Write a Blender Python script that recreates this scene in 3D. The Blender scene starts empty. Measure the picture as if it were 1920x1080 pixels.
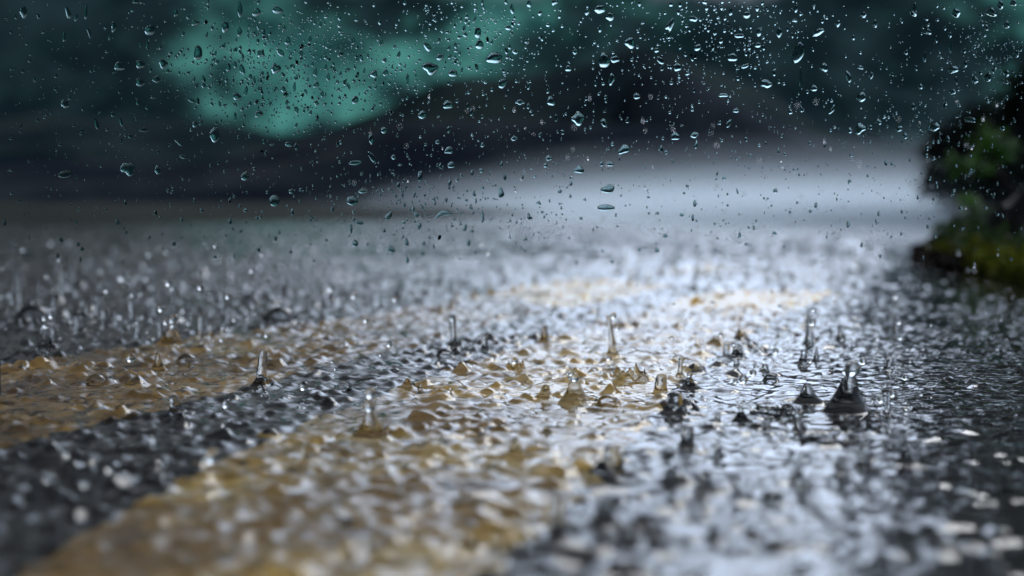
import bpy, bmesh, math, random
import numpy as np
from mathutils import Vector, noise as mnoise

random.seed(7); rng = np.random.default_rng(11)
scn = bpy.context.scene
col = scn.collection

# ------------------------------------------------------------------ camera
H = 0.13                       # camera height above the road, metres
F = 50 / 36 * 1920             # focal length in photo pixels
PITCH = math.atan(160 / F)
FOCUS = 0.935
cam_d = bpy.data.cameras.new("camera")
cam = bpy.data.objects.new("camera", cam_d); col.objects.link(cam)
cam.location = (0, 0, H); cam.rotation_euler = (math.pi / 2 - PITCH, 0, 0)
cam_d.lens = 50; cam_d.sensor_width = 36
cam_d.clip_start = 0.02; cam_d.clip_end = 6000
cam_d.dof.use_dof = True; cam_d.dof.focus_distance = FOCUS; cam_d.dof.aperture_fstop = 5.0
cam_d.dof.aperture_blades = 0
scn.camera = cam

# ------------------------------------------------------------------ world
SUN_EL, SUN_AZ = math.radians(38), math.radians(24)   # azimuth from +Y towards +X
world = bpy.data.worlds.new("World"); scn.world = world; world.use_nodes = True
nt = world.node_tree; nt.nodes.clear()


class NB:
    """small node builder"""
    def __init__(s, t): s.t = t
    def n(s, ty, **kw):
        o = s.t.nodes.new(ty)
        for k, v in kw.items(): setattr(o, k, v)
        return o
    def put(s, sock, v):
        if hasattr(v, 'is_output') or isinstance(v, bpy.types.NodeSocket): s.t.links.new(v, sock)
        else: sock.default_value = v
    def m(s, op, a, b=0.0, c=0.0, clamp=False):
        o = s.n('ShaderNodeMath', operation=op, use_clamp=clamp)
        s.put(o.inputs[0], a); s.put(o.inputs[1], b); s.put(o.inputs[2], c)
        return o.outputs[0]
    def vm(s, op, a, b=(0, 0, 0)):
        o = s.n('ShaderNodeVectorMath', operation=op)
        s.put(o.inputs[0], a); s.put(o.inputs[1], b)
        return o.outputs[0]
    def noise(s, vec, scale, detail=3, rough=.55, dist=0.0):
        o = s.n('ShaderNodeTexNoise')
        if vec is not None: s.put(o.inputs['Vector'], vec)
        o.inputs['Scale'].default_value = scale; o.inputs['Detail'].default_value = detail
        o.inputs['Roughness'].default_value = rough; o.inputs['Distortion'].default_value = dist
        return o
    def mix(s, f, a, b, blend='MIX'):
        o = s.n('ShaderNodeMix', data_type='RGBA', blend_type=blend)
        s.put(o.inputs[0], f); s.put(o.inputs[6], a); s.put(o.inputs[7], b)
        return o.outputs[2]
    def smooth(s, v, a, b, lo=0.0, hi=1.0):
        o = s.n('ShaderNodeMapRange', interpolation_type='SMOOTHSTEP')
        s.put(o.inputs[0], v)
        for i, k in enumerate((a, b, lo, hi)): o.inputs[i + 1].default_value = k
        return o.outputs[0]
    def comb(s, x, y, z):
        o = s.n('ShaderNodeCombineXYZ')
        for i, v in enumerate((x, y, z)): s.put(o.inputs[i], v)
        return o.outputs[0]


w = NB(nt)
tc = w.n('ShaderNodeTexCoord')
sep = w.n('ShaderNodeSeparateXYZ'); nt.links.new(tc.outputs['Generated'], sep.inputs[0])
X, Y, Z = sep.outputs
az = w.m('ARCTAN2', X, Y)                      # 0 = road direction
el = w.m('ARCSINE', Z)
# cloud field (storm bank low over the hills, ragged gaps showing teal light)
n1 = w.noise(w.comb(w.m('MULTIPLY', az, 1.0), w.m('MULTIPLY', el, 1.7), 0.0), 20, 6, .62, .3)
n2 = w.noise(w.comb(az, w.m('MULTIPLY', el, 1.5), 3.3), 34, 5, .62)
wob = w.n('ShaderNodeSeparateColor'); nt.links.new(n1.outputs['Color'], wob.inputs[0])
azw = w.m('ADD', az, w.m('MULTIPLY', w.m('SUBTRACT', wob.outputs[0], .5), .19))
elw = w.m('ADD', el, w.m('MULTIPLY', w.m('SUBTRACT', wob.outputs[1], .5), .13))
gaps = [  # photo u, v, half width, half height, tilt, strength
    (480, 92, 100, 88, 0, 0.68), (545, 140, 125, 85, 20, 0.96), (600, 200, 110, 50, 0, 0.80), (700, 130, 110, 38, 22, 0.96), (770, 90, 45, 35, 0, 0.72),
    (900, 70, 75, 90, 25, 0.96), (865, 135, 55, 40, 0, 0.64), (985, 30, 55, 55, 0, 0.80), (1145, 140, 60, 55, 0, 0.28),
    (1200, 12, 130, 40, 0, 0.36), (1895, 35, 95, 75, 0, 1.00), (1905, 150, 50, 60, 0, 0.48), (400, 20, 60, 40, 0, 0.32),
]
tot = None
for u, v, a, b, t, s in gaps:
    ca, ce = (u - 960) / F, (380 - v) / F
    dx = w.m('SUBTRACT', azw, ca); dy = w.m('SUBTRACT', elw, ce)
    t = math.radians(t); c_, s_ = math.cos(t), math.sin(t)
    rx = w.m('DIVIDE', w.m('ADD', w.m('MULTIPLY', dx, c_), w.m('MULTIPLY', dy, s_)), a / F)
    ry = w.m('DIVIDE', w.m('SUBTRACT', w.m('MULTIPLY', dy, c_), w.m('MULTIPLY', dx, s_)), b / F)
    g = w.m('MULTIPLY', w.m('EXPONENT', w.m('MULTIPLY', w.m('ADD', w.m('MULTIPLY', rx, rx), w.m('MULTIPLY', ry, ry)), -.8)), s)
    tot = g if tot is None else w.m('ADD', tot, g)
# elsewhere round the horizon the same kind of gaps from noise alone
away = w.smooth(w.m('ABSOLUTE', az), .42, .6)
tot = w.m('ADD', tot, w.m('MULTIPLY', away, w.smooth(n1.outputs[0], .5, .68, 0, .9)))
gap = w.smooth(w.m('ADD', tot, w.m('MULTIPLY', w.m('SUBTRACT', n2.outputs[0], .5), 1.1)), .0, 1.6)
cloud_low = w.mix(w.smooth(n1.outputs[0], .35, .7), (.004, .011, .015, 1), (.016, .034, .042, 1))
tex = w.smooth(w.m('ADD', w.m('MULTIPLY', n2.outputs[0], .6), w.m('MULTIPLY', n1.outputs[0], .4)), .36, .64)
low = w.mix(gap, cloud_low, w.mix(tex, (.016, .075, .078, 1), (.078, .29, .26, 1)))
# above the storm bank: unseen bright overcast, shaped brighter to the right of the road
n3 = w.noise(tc.outputs['Generated'], 3.2, 5, .55)
side = w.smooth(w.m('ADD', az, w.m('MULTIPLY', w.m('SUBTRACT', n3.outputs[0], .5), .2)), -.25, .17, .035, 1.0)
side = w.m('MULTIPLY', side, w.smooth(w.m('ABSOLUTE', az), .8, 2.0, 1.0, .30))
over = w.smooth(w.m('ADD', el, w.m('MULTIPLY', w.m('SUBTRACT', n3.outputs[0], .5), .5)), math.radians(24), math.radians(52), 1.0, .12)
side = w.m('MULTIPLY', side, over)          # unseen sky shaped for the road's light: dimmed overhead, bright low ahead
bright = w.m('MULTIPLY', side, w.m('ADD', 2.0, w.m('MULTIPLY', n3.outputs[0], 3.1)))
hi_col = w.mix(1.0, (.66, .77, .98, 1), w.comb(bright, bright, bright), 'MULTIPLY')
sky = w.n('ShaderNodeTexSky', sky_type='NISHITA')
sky.sun_disc = False; sky.sun_elevation = SUN_EL; sky.sun_rotation = SUN_AZ
sky.air_density = 2; sky.dust_density = 4
hi_add = w.mix(1.0, hi_col, w.mix(1.0, sky.outputs[0], (.012, .012, .012, 1), 'MULTIPLY'), 'ADD')
up = w.smooth(w.m('ADD', el, w.m('MULTIPLY', w.m('SUBTRACT', n1.outputs[0], .5), .05)), math.radians(8.0), math.radians(11))
final = w.mix(up, low, hi_add)
bg = w.n('ShaderNodeBackground'); nt.links.new(final, bg.inputs[0]); bg.inputs[1].default_value = 1.0
wo = w.n('ShaderNodeOutputWorld'); nt.links.new(bg.outputs[0], wo.inputs[0])

# ------------------------------------------------------------------ sun behind cloud
sl = bpy.data.lights.new("sun", 'SUN'); sl.energy = 0.75; sl.angle = math.radians(24); sl.color = (1, .97, .92)
sun = bpy.data.objects.new("sun", sl); col.objects.link(sun)
sdir = Vector((math.sin(SUN_AZ) * math.cos(SUN_EL), math.cos(SUN_AZ) * math.cos(SUN_EL), math.sin(SUN_EL)))
sun.rotation_euler = sdir.to_track_quat('Z', 'Y').to_euler(); sun.location = sdir * 20

vs = scn.view_settings
vs.view_transform = 'Standard'; vs.look = 'None'; vs.exposure = 0; vs.gamma = 1; vs.use_curve_mapping = False
cy = scn.cycles
cy.use_denoising = True
try: cy.denoiser = 'OPENIMAGEDENOISE'
except Exception: pass
cy.max_bounces = 12; cy.transmission_bounces = 10; cy.glossy_bounces = 6; cy.diffuse_bounces = 2
cy.volume_bounces = 1; cy.transparent_max_bounces = 12
cy.sample_clamp_indirect = 8; cy.sample_clamp_direct = 0; cy.blur_glossy = .2


# ------------------------------------------------------------------ helpers
cp, sp = math.cos(PITCH), math.sin(PITCH)
def ray(u, v):
    a, b = (u - 960) / F, (540 - v) / F
    return Vector((a, cp + b * sp, -sp + b * cp))
def ground(u, v, z=0.0):
    r = ray(u, v); t = (z - H) / r.z
    return Vector((0, 0, H)) + r * t
def at_depth(u, v, y):
    r = ray(u, v); return Vector((0, 0, H)) + r * (y / r.y)


def tag(o, label=None, cat=None, group=None, kind=None):
    if label: o['label'] = label
    if cat: o['category'] = cat
    if group: o['group'] = group
    if kind: o['kind'] = kind
    return o

def link_mesh(name, verts, faces, mat, parent=None, smooth=True, me_name=None):
    me = bpy.data.meshes.new(me_name or name)
    me.from_pydata(verts, [], faces)
    if smooth: me.polygons.foreach_set('use_smooth', [True] * len(me.polygons))
    me.materials.append(mat); me.update()
    o = bpy.data.objects.new(name, me); col.objects.link(o); o.parent = parent
    return o

def grid_mesh(name, co, nu, nv, mat, wrap=False, skip=None):
    """co: (nu*nv,3) array, index i*nv+j"""
    i = np.arange(nu - 1)[:, None]; jn = nv if wrap else nv - 1
    j = np.arange(jn)[None, :]; j2 = (j + 1) % nv
    a = i * nv + j; b = i * nv + j2; c = (i + 1) * nv + j2; d = (i + 1) * nv + j
    q = np.stack([a, b, c, d], -1).reshape(-1, 4)
    if skip is not None: q = q[~skip[q].any(1)]
    me = bpy.data.meshes.new(name)
    me.vertices.add(len(co)); me.vertices.foreach_set('co', np.asarray(co, np.float32).ravel())
    me.loops.add(q.size); me.loops.foreach_set('vertex_index', q.ravel().astype(np.int32))
    me.polygons.add(len(q)); me.polygons.foreach_set('loop_start', np.arange(0, q.size, 4, dtype=np.int32))
    me.polygons.foreach_set('loop_total', np.full(len(q), 4, np.int32))
    me.polygons.foreach_set('use_smooth', np.ones(len(q), bool))
    me.update(calc_edges=True); me.validate()
    me.materials.append(mat)
    o = bpy.data.objects.new(name, me); col.objects.link(o)
    return o

def material(name):
    m = bpy.data.materials.new(name); m.use_nodes = True
    m.node_tree.nodes.clear()
    b = NB(m.node_tree)
    out = b.n('ShaderNodeOutputMaterial')
    return m, b, out

def obj_pos(b):
    g = b.n('ShaderNodeNewGeometry'); return g.outputs['Position']

# ------------------------------------------------------------------ materials
def diffuse_mat(name, c1, c2, scale, rough=.8, bump=.3, bscale=None, bdist=.002, spec=.3, detail=5):
    m, b, out = material(name)
    p = obj_pos(b)
    n = b.noise(p, scale, detail, .6)
    colr = b.mix(b.smooth(n.outputs[0], .35, .65), (*c1, 1), (*c2, 1))
    pr = b.n('ShaderNodeBsdfPrincipled'); b.put(pr.inputs['Base Color'], colr)
    pr.inputs['Roughness'].default_value = rough; pr.inputs['Specular IOR Level'].default_value = spec
    if bump:
        bn = b.noise(p, bscale or scale * 4, 4, .6)
        bp = b.n('ShaderNodeBump'); bp.inputs['Strength'].default_value = bump; bp.inputs['Distance'].default_value = bdist
        b.put(bp.inputs['Height'], bn.outputs[0]); b.put(pr.inputs['Normal'], bp.outputs[0])
    b.put(out.inputs[0], pr.outputs[0])
    return m

# asphalt: dark binder with paler stone chips
m_asphalt, b, out = material('asphalt')
p = obj_pos(b)
vo = b.n('ShaderNodeTexVoronoi'); b.put(vo.inputs['Vector'], p); vo.inputs['Scale'].default_value = 130
vc = b.n('ShaderNodeSeparateColor'); b.put(vc.inputs[0], vo.outputs['Color'])
chip = b.smooth(vc.outputs[0], .55, .95)
big = b.noise(p, 5, 4)
ac = b.mix(chip, (.004, .004, .005, 1), (.030, .028, .028, 1))
ac = b.mix(b.smooth(big.outputs[0], .3, .75, 0, .35), ac, (.02, .018, .017, 1))
pr = b.n('ShaderNodeBsdfPrincipled'); b.put(pr.inputs['Base Color'], ac); pr.inputs['Roughness'].default_value = .7
bp = b.n('ShaderNodeBump'); bp.inputs['Strength'].default_value = .7; bp.inputs['Distance'].default_value = .002
b.put(bp.inputs['Height'], vo.outputs['Distance']); b.put(pr.inputs['Normal'], bp.outputs[0])
b.put(out.inputs[0], pr.outputs[0])

# road paint: yellow, worn through to pale cream and to asphalt in small chips
def paint(name, fresh, pale, grime, worn):
    m, b, out = material(name)
    p = obj_pos(b)
    n1_ = b.noise(p, 19, 5, .65); n2_ = b.noise(p, 85, 4, .65); n3_ = b.noise(p, 26, 5, .65); n4_ = b.noise(b.vm('ADD', p, (3, 1, 0)), 7, 4, .6)
    pc = b.mix(b.smooth(n1_.outputs[0], .42, .64), (*fresh, 1), (*pale, 1))
    pc = b.mix(b.smooth(n4_.outputs[0], .40, .60, 0, .92), pc, (*grime, 1))
    pc = b.mix(b.smooth(n3_.outputs[0], worn, worn + .16, 0, .9), pc, (.09, .04, .006, 1))
    pc = b.mix(b.smooth(n2_.outputs[0], worn + .02, worn + .14, 0, .9), pc, (.02, .014, .010, 1))
    pr = b.n('ShaderNodeBsdfPrincipled'); b.put(pr.inputs['Base Color'], pc); pr.inputs['Roughness'].default_value = .6
    bp = b.n('ShaderNodeBump'); bp.inputs['Strength'].default_value = .6; bp.inputs['Distance'].default_value = .001
    b.put(bp.inputs['Height'], n2_.outputs[0]); b.put(pr.inputs['Normal'], bp.outputs[0])
    b.put(out.inputs[0], pr.outputs[0])
    return m
m_paint = paint('yellow_road_paint', (.58, .35, .06), (.74, .56, .28), (.26, .14, .03), .53)
m_paint_dim = paint('dimmed_worn_yellow_road_paint', (.36, .19, .025), (.46, .30, .10), (.16, .085, .018), .49)  # darker copy: dimness of the left side put into the colour, plus wear
m_paint_bright = paint('bright_yellow_road_paint', (.90, .55, .01), (.90, .62, .06), (.88, .50, .01), .70)  # brighter, more even yellow for the far ends of the lines

# rain water sheet
m_water, b, out = material('rain_water')
p = obj_pos(b)
a1 = b.noise(b.vm('MULTIPLY', p, (1, .75, 1)), 70, 2, .5)
a2 = b.noise(p, 16, 4, .6)
dist_ = b.n('ShaderNodeVectorMath', operation='LENGTH'); b.put(dist_.inputs[0], p)
open_w = b.smooth(dist_.outputs['Value'], 1.5, 7)      # beyond the finely modelled water the same chop is carried by relief
hgt = b.m('ADD', b.m('MULTIPLY', a1.outputs[0], .0005), b.m('MULTIPLY', b.m('MULTIPLY', a2.outputs[0], open_w), .014))
bp = b.n('ShaderNodeBump'); bp.inputs['Strength'].default_value = 1.0; bp.inputs['Distance'].default_value = 1.0
b.put(bp.inputs['Height'], hgt)
gl = b.n('ShaderNodeBsdfGlass'); gl.inputs['IOR'].default_value = 1.333; gl.inputs['Roughness'].default_value = .0
gl.inputs['Color'].default_value = (.97, .98, .98, 1)
b.put(gl.inputs['Normal'], bp.outputs[0]); b.put(out.inputs[0], gl.outputs[0])

m_drop, b, out = material('clear_water')
gl = b.n('ShaderNodeBsdfGlass'); gl.inputs['IOR'].default_value = 1.333; gl.inputs['Roughness'].default_value = 0
gl.inputs['Color'].default_value = (.98, .99, .99, 1); b.put(out.inputs[0], gl.outputs[0])

m_pdrop, b, out = material('dimmed_raindrop')
gl = b.n('ShaderNodeBsdfGlass'); gl.inputs['IOR'].default_value = 1.333; gl.inputs['Roughness'].default_value = 0
gl.inputs['Color'].default_value = (.62, .74, .75, 1); b.put(out.inputs[0], gl.outputs[0])  # tint dims the refracted sky: shade put into the glass colour

def thin_mat(name, ior, tint=(1, 1, 1, 1)):
    m, b, out = material(name)
    fr = b.n('ShaderNodeFresnel'); fr.inputs[0].default_value = ior
    tr = b.n('ShaderNodeBsdfTransparent'); tr.inputs[0].default_value = tint
    g = b.n('ShaderNodeBsdfGlossy'); g.inputs['Roughness'].default_value = .0
    mx = b.n('ShaderNodeMixShader'); b.put(mx.inputs[0], fr.outputs[0])
    b.put(mx.inputs[1], tr.outputs[0]); b.put(mx.inputs[2], g.outputs[0]); b.put(out.inputs[0], mx.outputs[0])
    return m
m_pane = thin_mat('window_glass', 1.25, (.985, .99, .99, 1))
m_bubble = thin_mat('bubble_film', 1.5, (.93, .94, .95, 1))
m_seal = diffuse_mat('black_rubber', (.008, .008, .009), (.014, .014, .015), 60, .5, .2)
m_earth = diffuse_mat('wet_earth', (.025, .018, .013), (.06, .042, .028), 9, .6, .8, 40, .01)
m_land = diffuse_mat('dark_wet_field', (.02, .026, .02), (.035, .04, .03), .4, .8, 0)
m_hill = diffuse_mat('forested_hill', (.010, .020, .028), (.040, .058, .056), .016, .95, .0, spec=0)
m_field = diffuse_mat('wet_dark_grass', (.008, .014, .012), (.030, .036, .028), .9, .9, .0, spec=.05)
m_pale = diffuse_mat('pale_gravel', (.075, .08, .095), (.12, .125, .145), .12, .9, .0)
m_moss = diffuse_mat('yellow_green_moss', (.16, .20, .012), (.34, .33, .02), 40, .9, .6, 200)
m_rock = diffuse_mat('black_wet_rock', (.006, .006, .006), (.02, .018, .016), 14, .45, .8, 40, .006)
m_bark = diffuse_mat('dark_wet_bark', (.012, .010, .008), (.03, .024, .018), 8, .7, .8, 30, .01)
m_stick = diffuse_mat('dead_leaf_litter', (.02, .012, .008), (.06, .032, .02), 60, .7, .3)
def leaf_mat(name, c1, c2, sc=6):
    m, b, out = material(name)
    n = b.noise(obj_pos(b), sc, 3)
    c = b.mix(b.smooth(n.outputs[0], .35, .65), (*c1, 1), (*c2, 1))
    pr = b.n('ShaderNodeBsdfPrincipled'); b.put(pr.inputs['Base Color'], c); pr.inputs['Roughness'].default_value = .45
    tl = b.n('ShaderNodeBsdfTranslucent'); b.put(tl.inputs[0], c)
    mx = b.n('ShaderNodeMixShader'); mx.inputs[0].default_value = .35
    b.put(mx.inputs[1], pr.outputs[0]); b.put(mx.inputs[2], tl.outputs[0]); b.put(out.inputs[0], mx.outputs[0])
    return m
m_leaf_dark = leaf_mat('dark_evergreen_leaf', (.008, .014, .012), (.018, .030, .018))
m_leaf_green = leaf_mat('bright_green_leaf', (.04, .17, .008), (.10, .30, .015), 20)
m_leaf_far = leaf_mat('olive_leaf', (.018, .028, .014), (.045, .05, .025), .4)
m_leaf_brown = leaf_mat('brown_leaf', (.03, .022, .016), (.05, .035, .024), .4)

# ------------------------------------------------------------------ water height field
def make_tile(size, n, impacts, seed, rmax=.028):
    r = np.random.default_rng(seed); t = np.zeros((n, n), np.float32); px = size / n
    for _ in range(impacts):
        cx, cy_ = r.random(2) * size
        R = r.random() ** 1.2 * rmax * .8 + .001; wd = .0042 + .005 * r.random() + R * .16
        lam = .011 + .014 * r.random(); A = .0022 * (.35 + r.random()) * (.012 / (.008 + R)) ** .5
        ext = int((R + 2.6 * wd) / px) + 1
        ix, iy = int(cx / px), int(cy_ / px)
        k = np.arange(-ext, ext + 1)
        gx, gy = np.meshgrid(k * px, k * px, indexing='ij')
        rho = np.hypot(gx, gy)
        h = A * np.exp(-((rho - R) / wd) ** 2) * np.cos(2 * np.pi * (rho - R) / lam)
        if r.random() < .35:   # a small mound or dimple at the centre
            h += A * r.choice([1.9, -1.2, 2.4]) * np.exp(-(rho / (.0045 + .005 * r.random())) ** 2)
        t[np.ix_((ix + k) % n, (iy + k) % n)] += h.astype(np.float32)
    for _ in range(impacts // 14):      # fresh rings of fine capillary waves
        cx, cy_ = r.random(2) * size; R = r.uniform(.008, .032); lam = r.uniform(.0045, .007); A = r.uniform(.0002, .00042)
        ext = int((R + .014) / px) + 1; ix, iy = int(cx / px), int(cy_ / px); k = np.arange(-ext, ext + 1)
        gx, gy = np.meshgrid(k * px, k * px, indexing='ij'); rho = np.hypot(gx, gy)
        h = A * np.exp(-((rho - R) / .0055) ** 2) * np.cos(2 * np.pi * (rho - R) / lam)
        t[np.ix_((ix + k) % n, (iy + k) % n)] += h.astype(np.float32)
    # wind chop: band limited noise
    fx = np.fft.fftfreq(n, px)[:, None]; fy = np.fft.rfftfreq(n, px)[None, :]
    f = np.hypot(fx, fy * .8)
    spec = np.exp(-((f - 32) / 22) ** 2) + .5 * np.exp(-((f - 12) / 8) ** 2) + .22 * np.exp(-((f - 85) / 35) ** 2)
    z = np.fft.rfft2(r.standard_normal((n, n))) * spec
    z = np.fft.irfft2(z, s=(n, n)); z /= z.std()
    t += (.00085 * z).astype(np.float32)
    # sharpen crests a little (rounded cells with narrow troughs)
    s = t.std(); t = np.where(t > 0, t, t * .75) + .12 * (t * t) / (s * 2)
    return (t - t.mean()).astype(np.float32)

tileA = (make_tile(1.13, 1024, 1900, 3), 1.13, .4)
tileB = (make_tile(.83, 768, 900, 5), .83, 1.9)
def sample(tile, x, y):
    t, size, ang = tile; n = t.shape[0]
    c, s = math.cos(ang), math.sin(ang)
    u = ((x * c - y * s) / size % 1) * n; v = ((x * s + y * c) / size % 1) * n
    i = np.floor(u).astype(int); j = np.floor(v).astype(int); fu = u - i; fv = v - j
    i %= n; j %= n; i2 = (i + 1) % n; j2 = (j + 1) % n
    return t[i, j] * (1 - fu) * (1 - fv) + t[i2, j] * fu * (1 - fv) + t[i, j2] * (1 - fu) * fv + t[i2, j2] * fu * fv

WZ = .0095   # mean water level
def sstep(x, a, b):
    t = np.clip((x - a) / (b - a), 0, 1); return t * t * (3 - 2 * t)
def line_x(y):      # x of the gap between the two lines, used only to grade the chop
    return -.17 + .27 * (y - .8)
def water_z(x, y):
    r = np.hypot(x, y)
    h = sample(tileA, x, y) * .75 + sample(tileB, x, y) * .6
    right = sstep(x - (.06 + .30 * (y - .6)), -.06, .08)              # shallow smoother film right of the lines
    gutter = sstep(x - (.04 + .25 * y), -.03, .05)
    amp = .66 * (1 - right) + .20 * right
    amp = amp * (1 - gutter) + .17 * gutter
    amp = amp + .35 * sstep(-x, .1, .6) * (1 - right)
    patch = .5 + .5 * np.sin(x * 9.3 + 2.1 * np.sin(y * 5.1 + 1) + 1.3 * np.sin(x * 21 + y * 8)) * np.sin(y * 7.7 + 1.9 * np.sin(x * 6.3) + 1.1 * np.sin(y * 19 - x * 11))
    amp = amp * (.74 + .60 * patch)          # gusts: calmer and rougher patches
    far = sstep(r, 6, 16)
    h = h * amp * (1 - far)
    # gutter ripples running along the flow
    h += gutter * (1 - far) * .07 * (sample(tileB, x * .55 + 3.1, y * 1.9) + .7 * sample(tileA, x * .8 + 1.7, y * 2.6))
    h += sstep(r, 1.6, 3) * (1 - sstep(r, 20, 40)) * .0008 * np.sin(x * 31 + 3 * np.sin(y * 7)) * np.sin(y * 23 + 2.3 * np.sin(x * 13))
    return np.maximum(WZ + h, .0052)

rad = np.concatenate([[.02, .1, .2, .28], np.geomspace(.33, 3.2, 640), np.geomspace(3.22, 12, 260), np.geomspace(12.3, 60, 40)])
azd = np.concatenate([np.radians(np.linspace(-180, -27, 120, endpoint=False)),
                      np.radians(np.linspace(-27, 27, 880, endpoint=False)),
                      np.radians(np.linspace(27, 180, 120, endpoint=False))])
# ------------------------------------------------------------------ road and land
def sheet(name, x0, x1, y0, y1, z, mat):
    o = link_mesh(name, [(x0, y0, z), (x1, y0, z), (x1, y1, z), (x0, y1, z)], [(0, 1, 2, 3)], mat, smooth=False)
    return tag(o, kind='structure')
sheet('road', -70, 70, -60, 90, 0, m_asphalt)
sheet('land', -3000, 3000, -3000, 3000, -.03, m_land)

def ribbon(name, pts_l, pts_r, label, mat=None):
    """painted line from its traced left and right edges on the road"""
    n = 120
    def res(pts):
        g = np.array([ground(u, v)[:2] for u, v in pts]); d = np.r_[0, np.cumsum(np.hypot(*np.diff(g, axis=0).T))]
        t = np.linspace(0, d[-1], n)
        s = np.stack([np.interp(t, d, g[:, 0]), np.interp(t, d, g[:, 1])], -1)
        k = np.ones(25) / 25
        pad = np.pad(s, ((12, 12), (0, 0)), 'reflect', reflect_type='odd')
        return np.stack([np.convolve(pad[:, i], k, 'valid') for i in (0, 1)], -1)
    L, R = res(pts_l), res(pts_r)
    vs_, fs = [], []
    for i in range(n):
        j = [random.uniform(-.003, .003) + .011 * mnoise.noise((i * .55, q * 9.0, len(pts_l))) for q in range(2)]
        a, b_ = L[i], R[i]
        for z in (.0005, .004):
            vs_.append((a[0] + j[0], a[1], z)); vs_.append((b_[0] + j[1], b_[1], z))
    for i in range(n - 1):
        a = i * 4; c = a + 4
        fs += [(a + 2, a + 3, c + 3, c + 2), (a, a + 2, c + 2, c), (a + 3, a + 1, c + 1, c + 3)]
    fs += [(0, 1, 3, 2), (4 * n - 4, 4 * n - 2, 4 * n - 1, 4 * n - 3)]
    o = link_mesh(name, vs_, fs, mat or m_paint, smooth=False)
    tag(o, label, 'road marking', 'painted centre lines of the road', 'structure')
    del o['category']; del o['group']
    return o
ribbon('painted_line', [(-420, 1400), (110, 1085), (290, 950), (480, 852), (700, 775), (870, 705), (1060, 640), (1240, 588)],
       [(560, 1400), (960, 1085), (1090, 950), (1190, 850), (1250, 770), (1330, 690), (1430, 625), (1500, 592)],
       'nearer yellow road line under rippling water')
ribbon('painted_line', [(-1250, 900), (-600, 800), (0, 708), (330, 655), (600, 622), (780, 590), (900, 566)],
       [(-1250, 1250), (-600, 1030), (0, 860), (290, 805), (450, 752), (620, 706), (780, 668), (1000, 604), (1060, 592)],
       'farther yellow road line under rippling water', m_paint_dim)
ribbon('painted_line', [(903, 565), (960, 553), (1090, 531)], [(1063, 591), (1180, 568), (1260, 545)], 'bright far end of the farther yellow road line', m_paint_bright)

ribbon('painted_line', [(1243, 587), (1300, 566), (1345, 557)], [(1502, 591), (1540, 572), (1560, 561)], 'bright yellow far end of the nearer road line', m_paint_bright)
ribbon('painted_line', [(1215, 522), (1330, 505)], [(1320, 527), (1400, 508)], 'faint far end of the yellow road line')

# ------------------------------------------------------------------ hills and hillside track
def hill(name, prof, dist, depth, mat, seed):
    us = np.linspace(-2600, 4500, 260); pu, pv = zip(*prof)
    top = np.interp(us, pu, pv)
    k = np.ones(5) / 5; top = np.convolve(np.pad(top, 2, 'edge'), k, 'valid')
    rows = 26; co = []
    for i in range(rows):
        t = i / (rows - 1)                              # 0 foot .. 1 behind the ridge
        y = dist + depth * t
        for u_, v_ in zip(us, top):
            hm = (380 - v_) / F * (dist + depth * .62) + H
            x = (u_ - 960) / F * (dist + depth * .62)
            s = math.sin(min(t / .62, 1) * math.pi / 2) if t < .62 else math.cos((t - .62) / .38 * math.pi / 2)
            nz = mnoise.fractal((x * .012, y * .012, seed), 1, 2, 5)
            co.append((x * (.8 + .2 * t / .62), y, hm * s * (1 + .10 * nz) + nz * 2.5 * s - .5))
    return tag(grid_mesh(name, np.array(co), rows, len(us), mat), kind='structure')
hill('hills', [(-2600, 250), (-800, 235), (0, 225), (200, 215), (400, 236), (540, 262), (620, 246), (740, 208), (860, 172), (1000, 140),
               (1100, 118), (1180, 84), (1240, 92), (1330, 138), (1440, 196), (1560, 246), (1680, 285), (1760, 255), (1900, 240), (2400, 230), (4500, 260)],
     520, 420, m_hill, 2.0)
hill('foothills', [(-2600, 300), (-300, 300), (100, 290), (400, 300), (700, 262), (900, 240), (1100, 228), (1300, 236), (1500, 262), (1700, 300), (2200, 290), (4500, 300)],
     200, 160, diffuse_mat('scrub_slope', (.012, .016, .026), (.042, .050, .054), .035, .95, 0, spec=0), 7.0)

# a paler spur coming down from the peak on the right, in front of the darker hill
hill('hill_spur', [(-2600, 420), (1090, 420), (1150, 160), (1225, 104), (1330, 158), (1450, 216), (1560, 262), (1670, 304), (1800, 330), (2200, 345), (4500, 350)],
     420, 60, diffuse_mat('pale_scrub_spur', (.022, .030, .038), (.058, .068, .078), .02, .95, 0, spec=0), 4.0)

# ------------------------------------------------------------------ verge on the right
vx = [(.50, -3), (.60, .5), (.70, 1.5), (.735, 1.95), (.80, 2.6), (.86, 3.0), (1.30, 4.3), (2.2, 7), (3.4, 11), (6, 20), (16, 60)]
def edge_x(y): return np.interp(y, [p[1] for p in vx], [p[0] for p in vx])
ys = np.concatenate([np.linspace(-3, 1.4, 40), np.linspace(1.42, 4.5, 160), np.geomspace(4.6, 60, 80)])
off = np.concatenate([[-.05, -.02, 0], np.geomspace(.01, 1.2, 40), np.geomspace(1.4, 60, 16)])
co = []
for y in ys:
    ex = edge_x(y) + .03 * mnoise.noise((y * 3, 0, 5)) * min(1, max(.2, y / 2))
    for d in off:
        sc = max(1, y / 4)
        h = .05 * (1 - math.exp(-max(d, 0) / (.12 * sc))) * sc ** .7 + (.012 * mnoise.fractal((d * 9, y * 9, 1), 1, 2, 4) if d > 0 else 0)
        co.append((ex + d, y, -.012 + (d < 0) * -.01 + max(h, 0) + (.02 if d >= .01 else .0) * min(1, d / .04)))
bank = grid_mesh('verge_ground', np.array(co), len(ys), len(off), m_earth); tag(bank, kind='structure')
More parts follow.
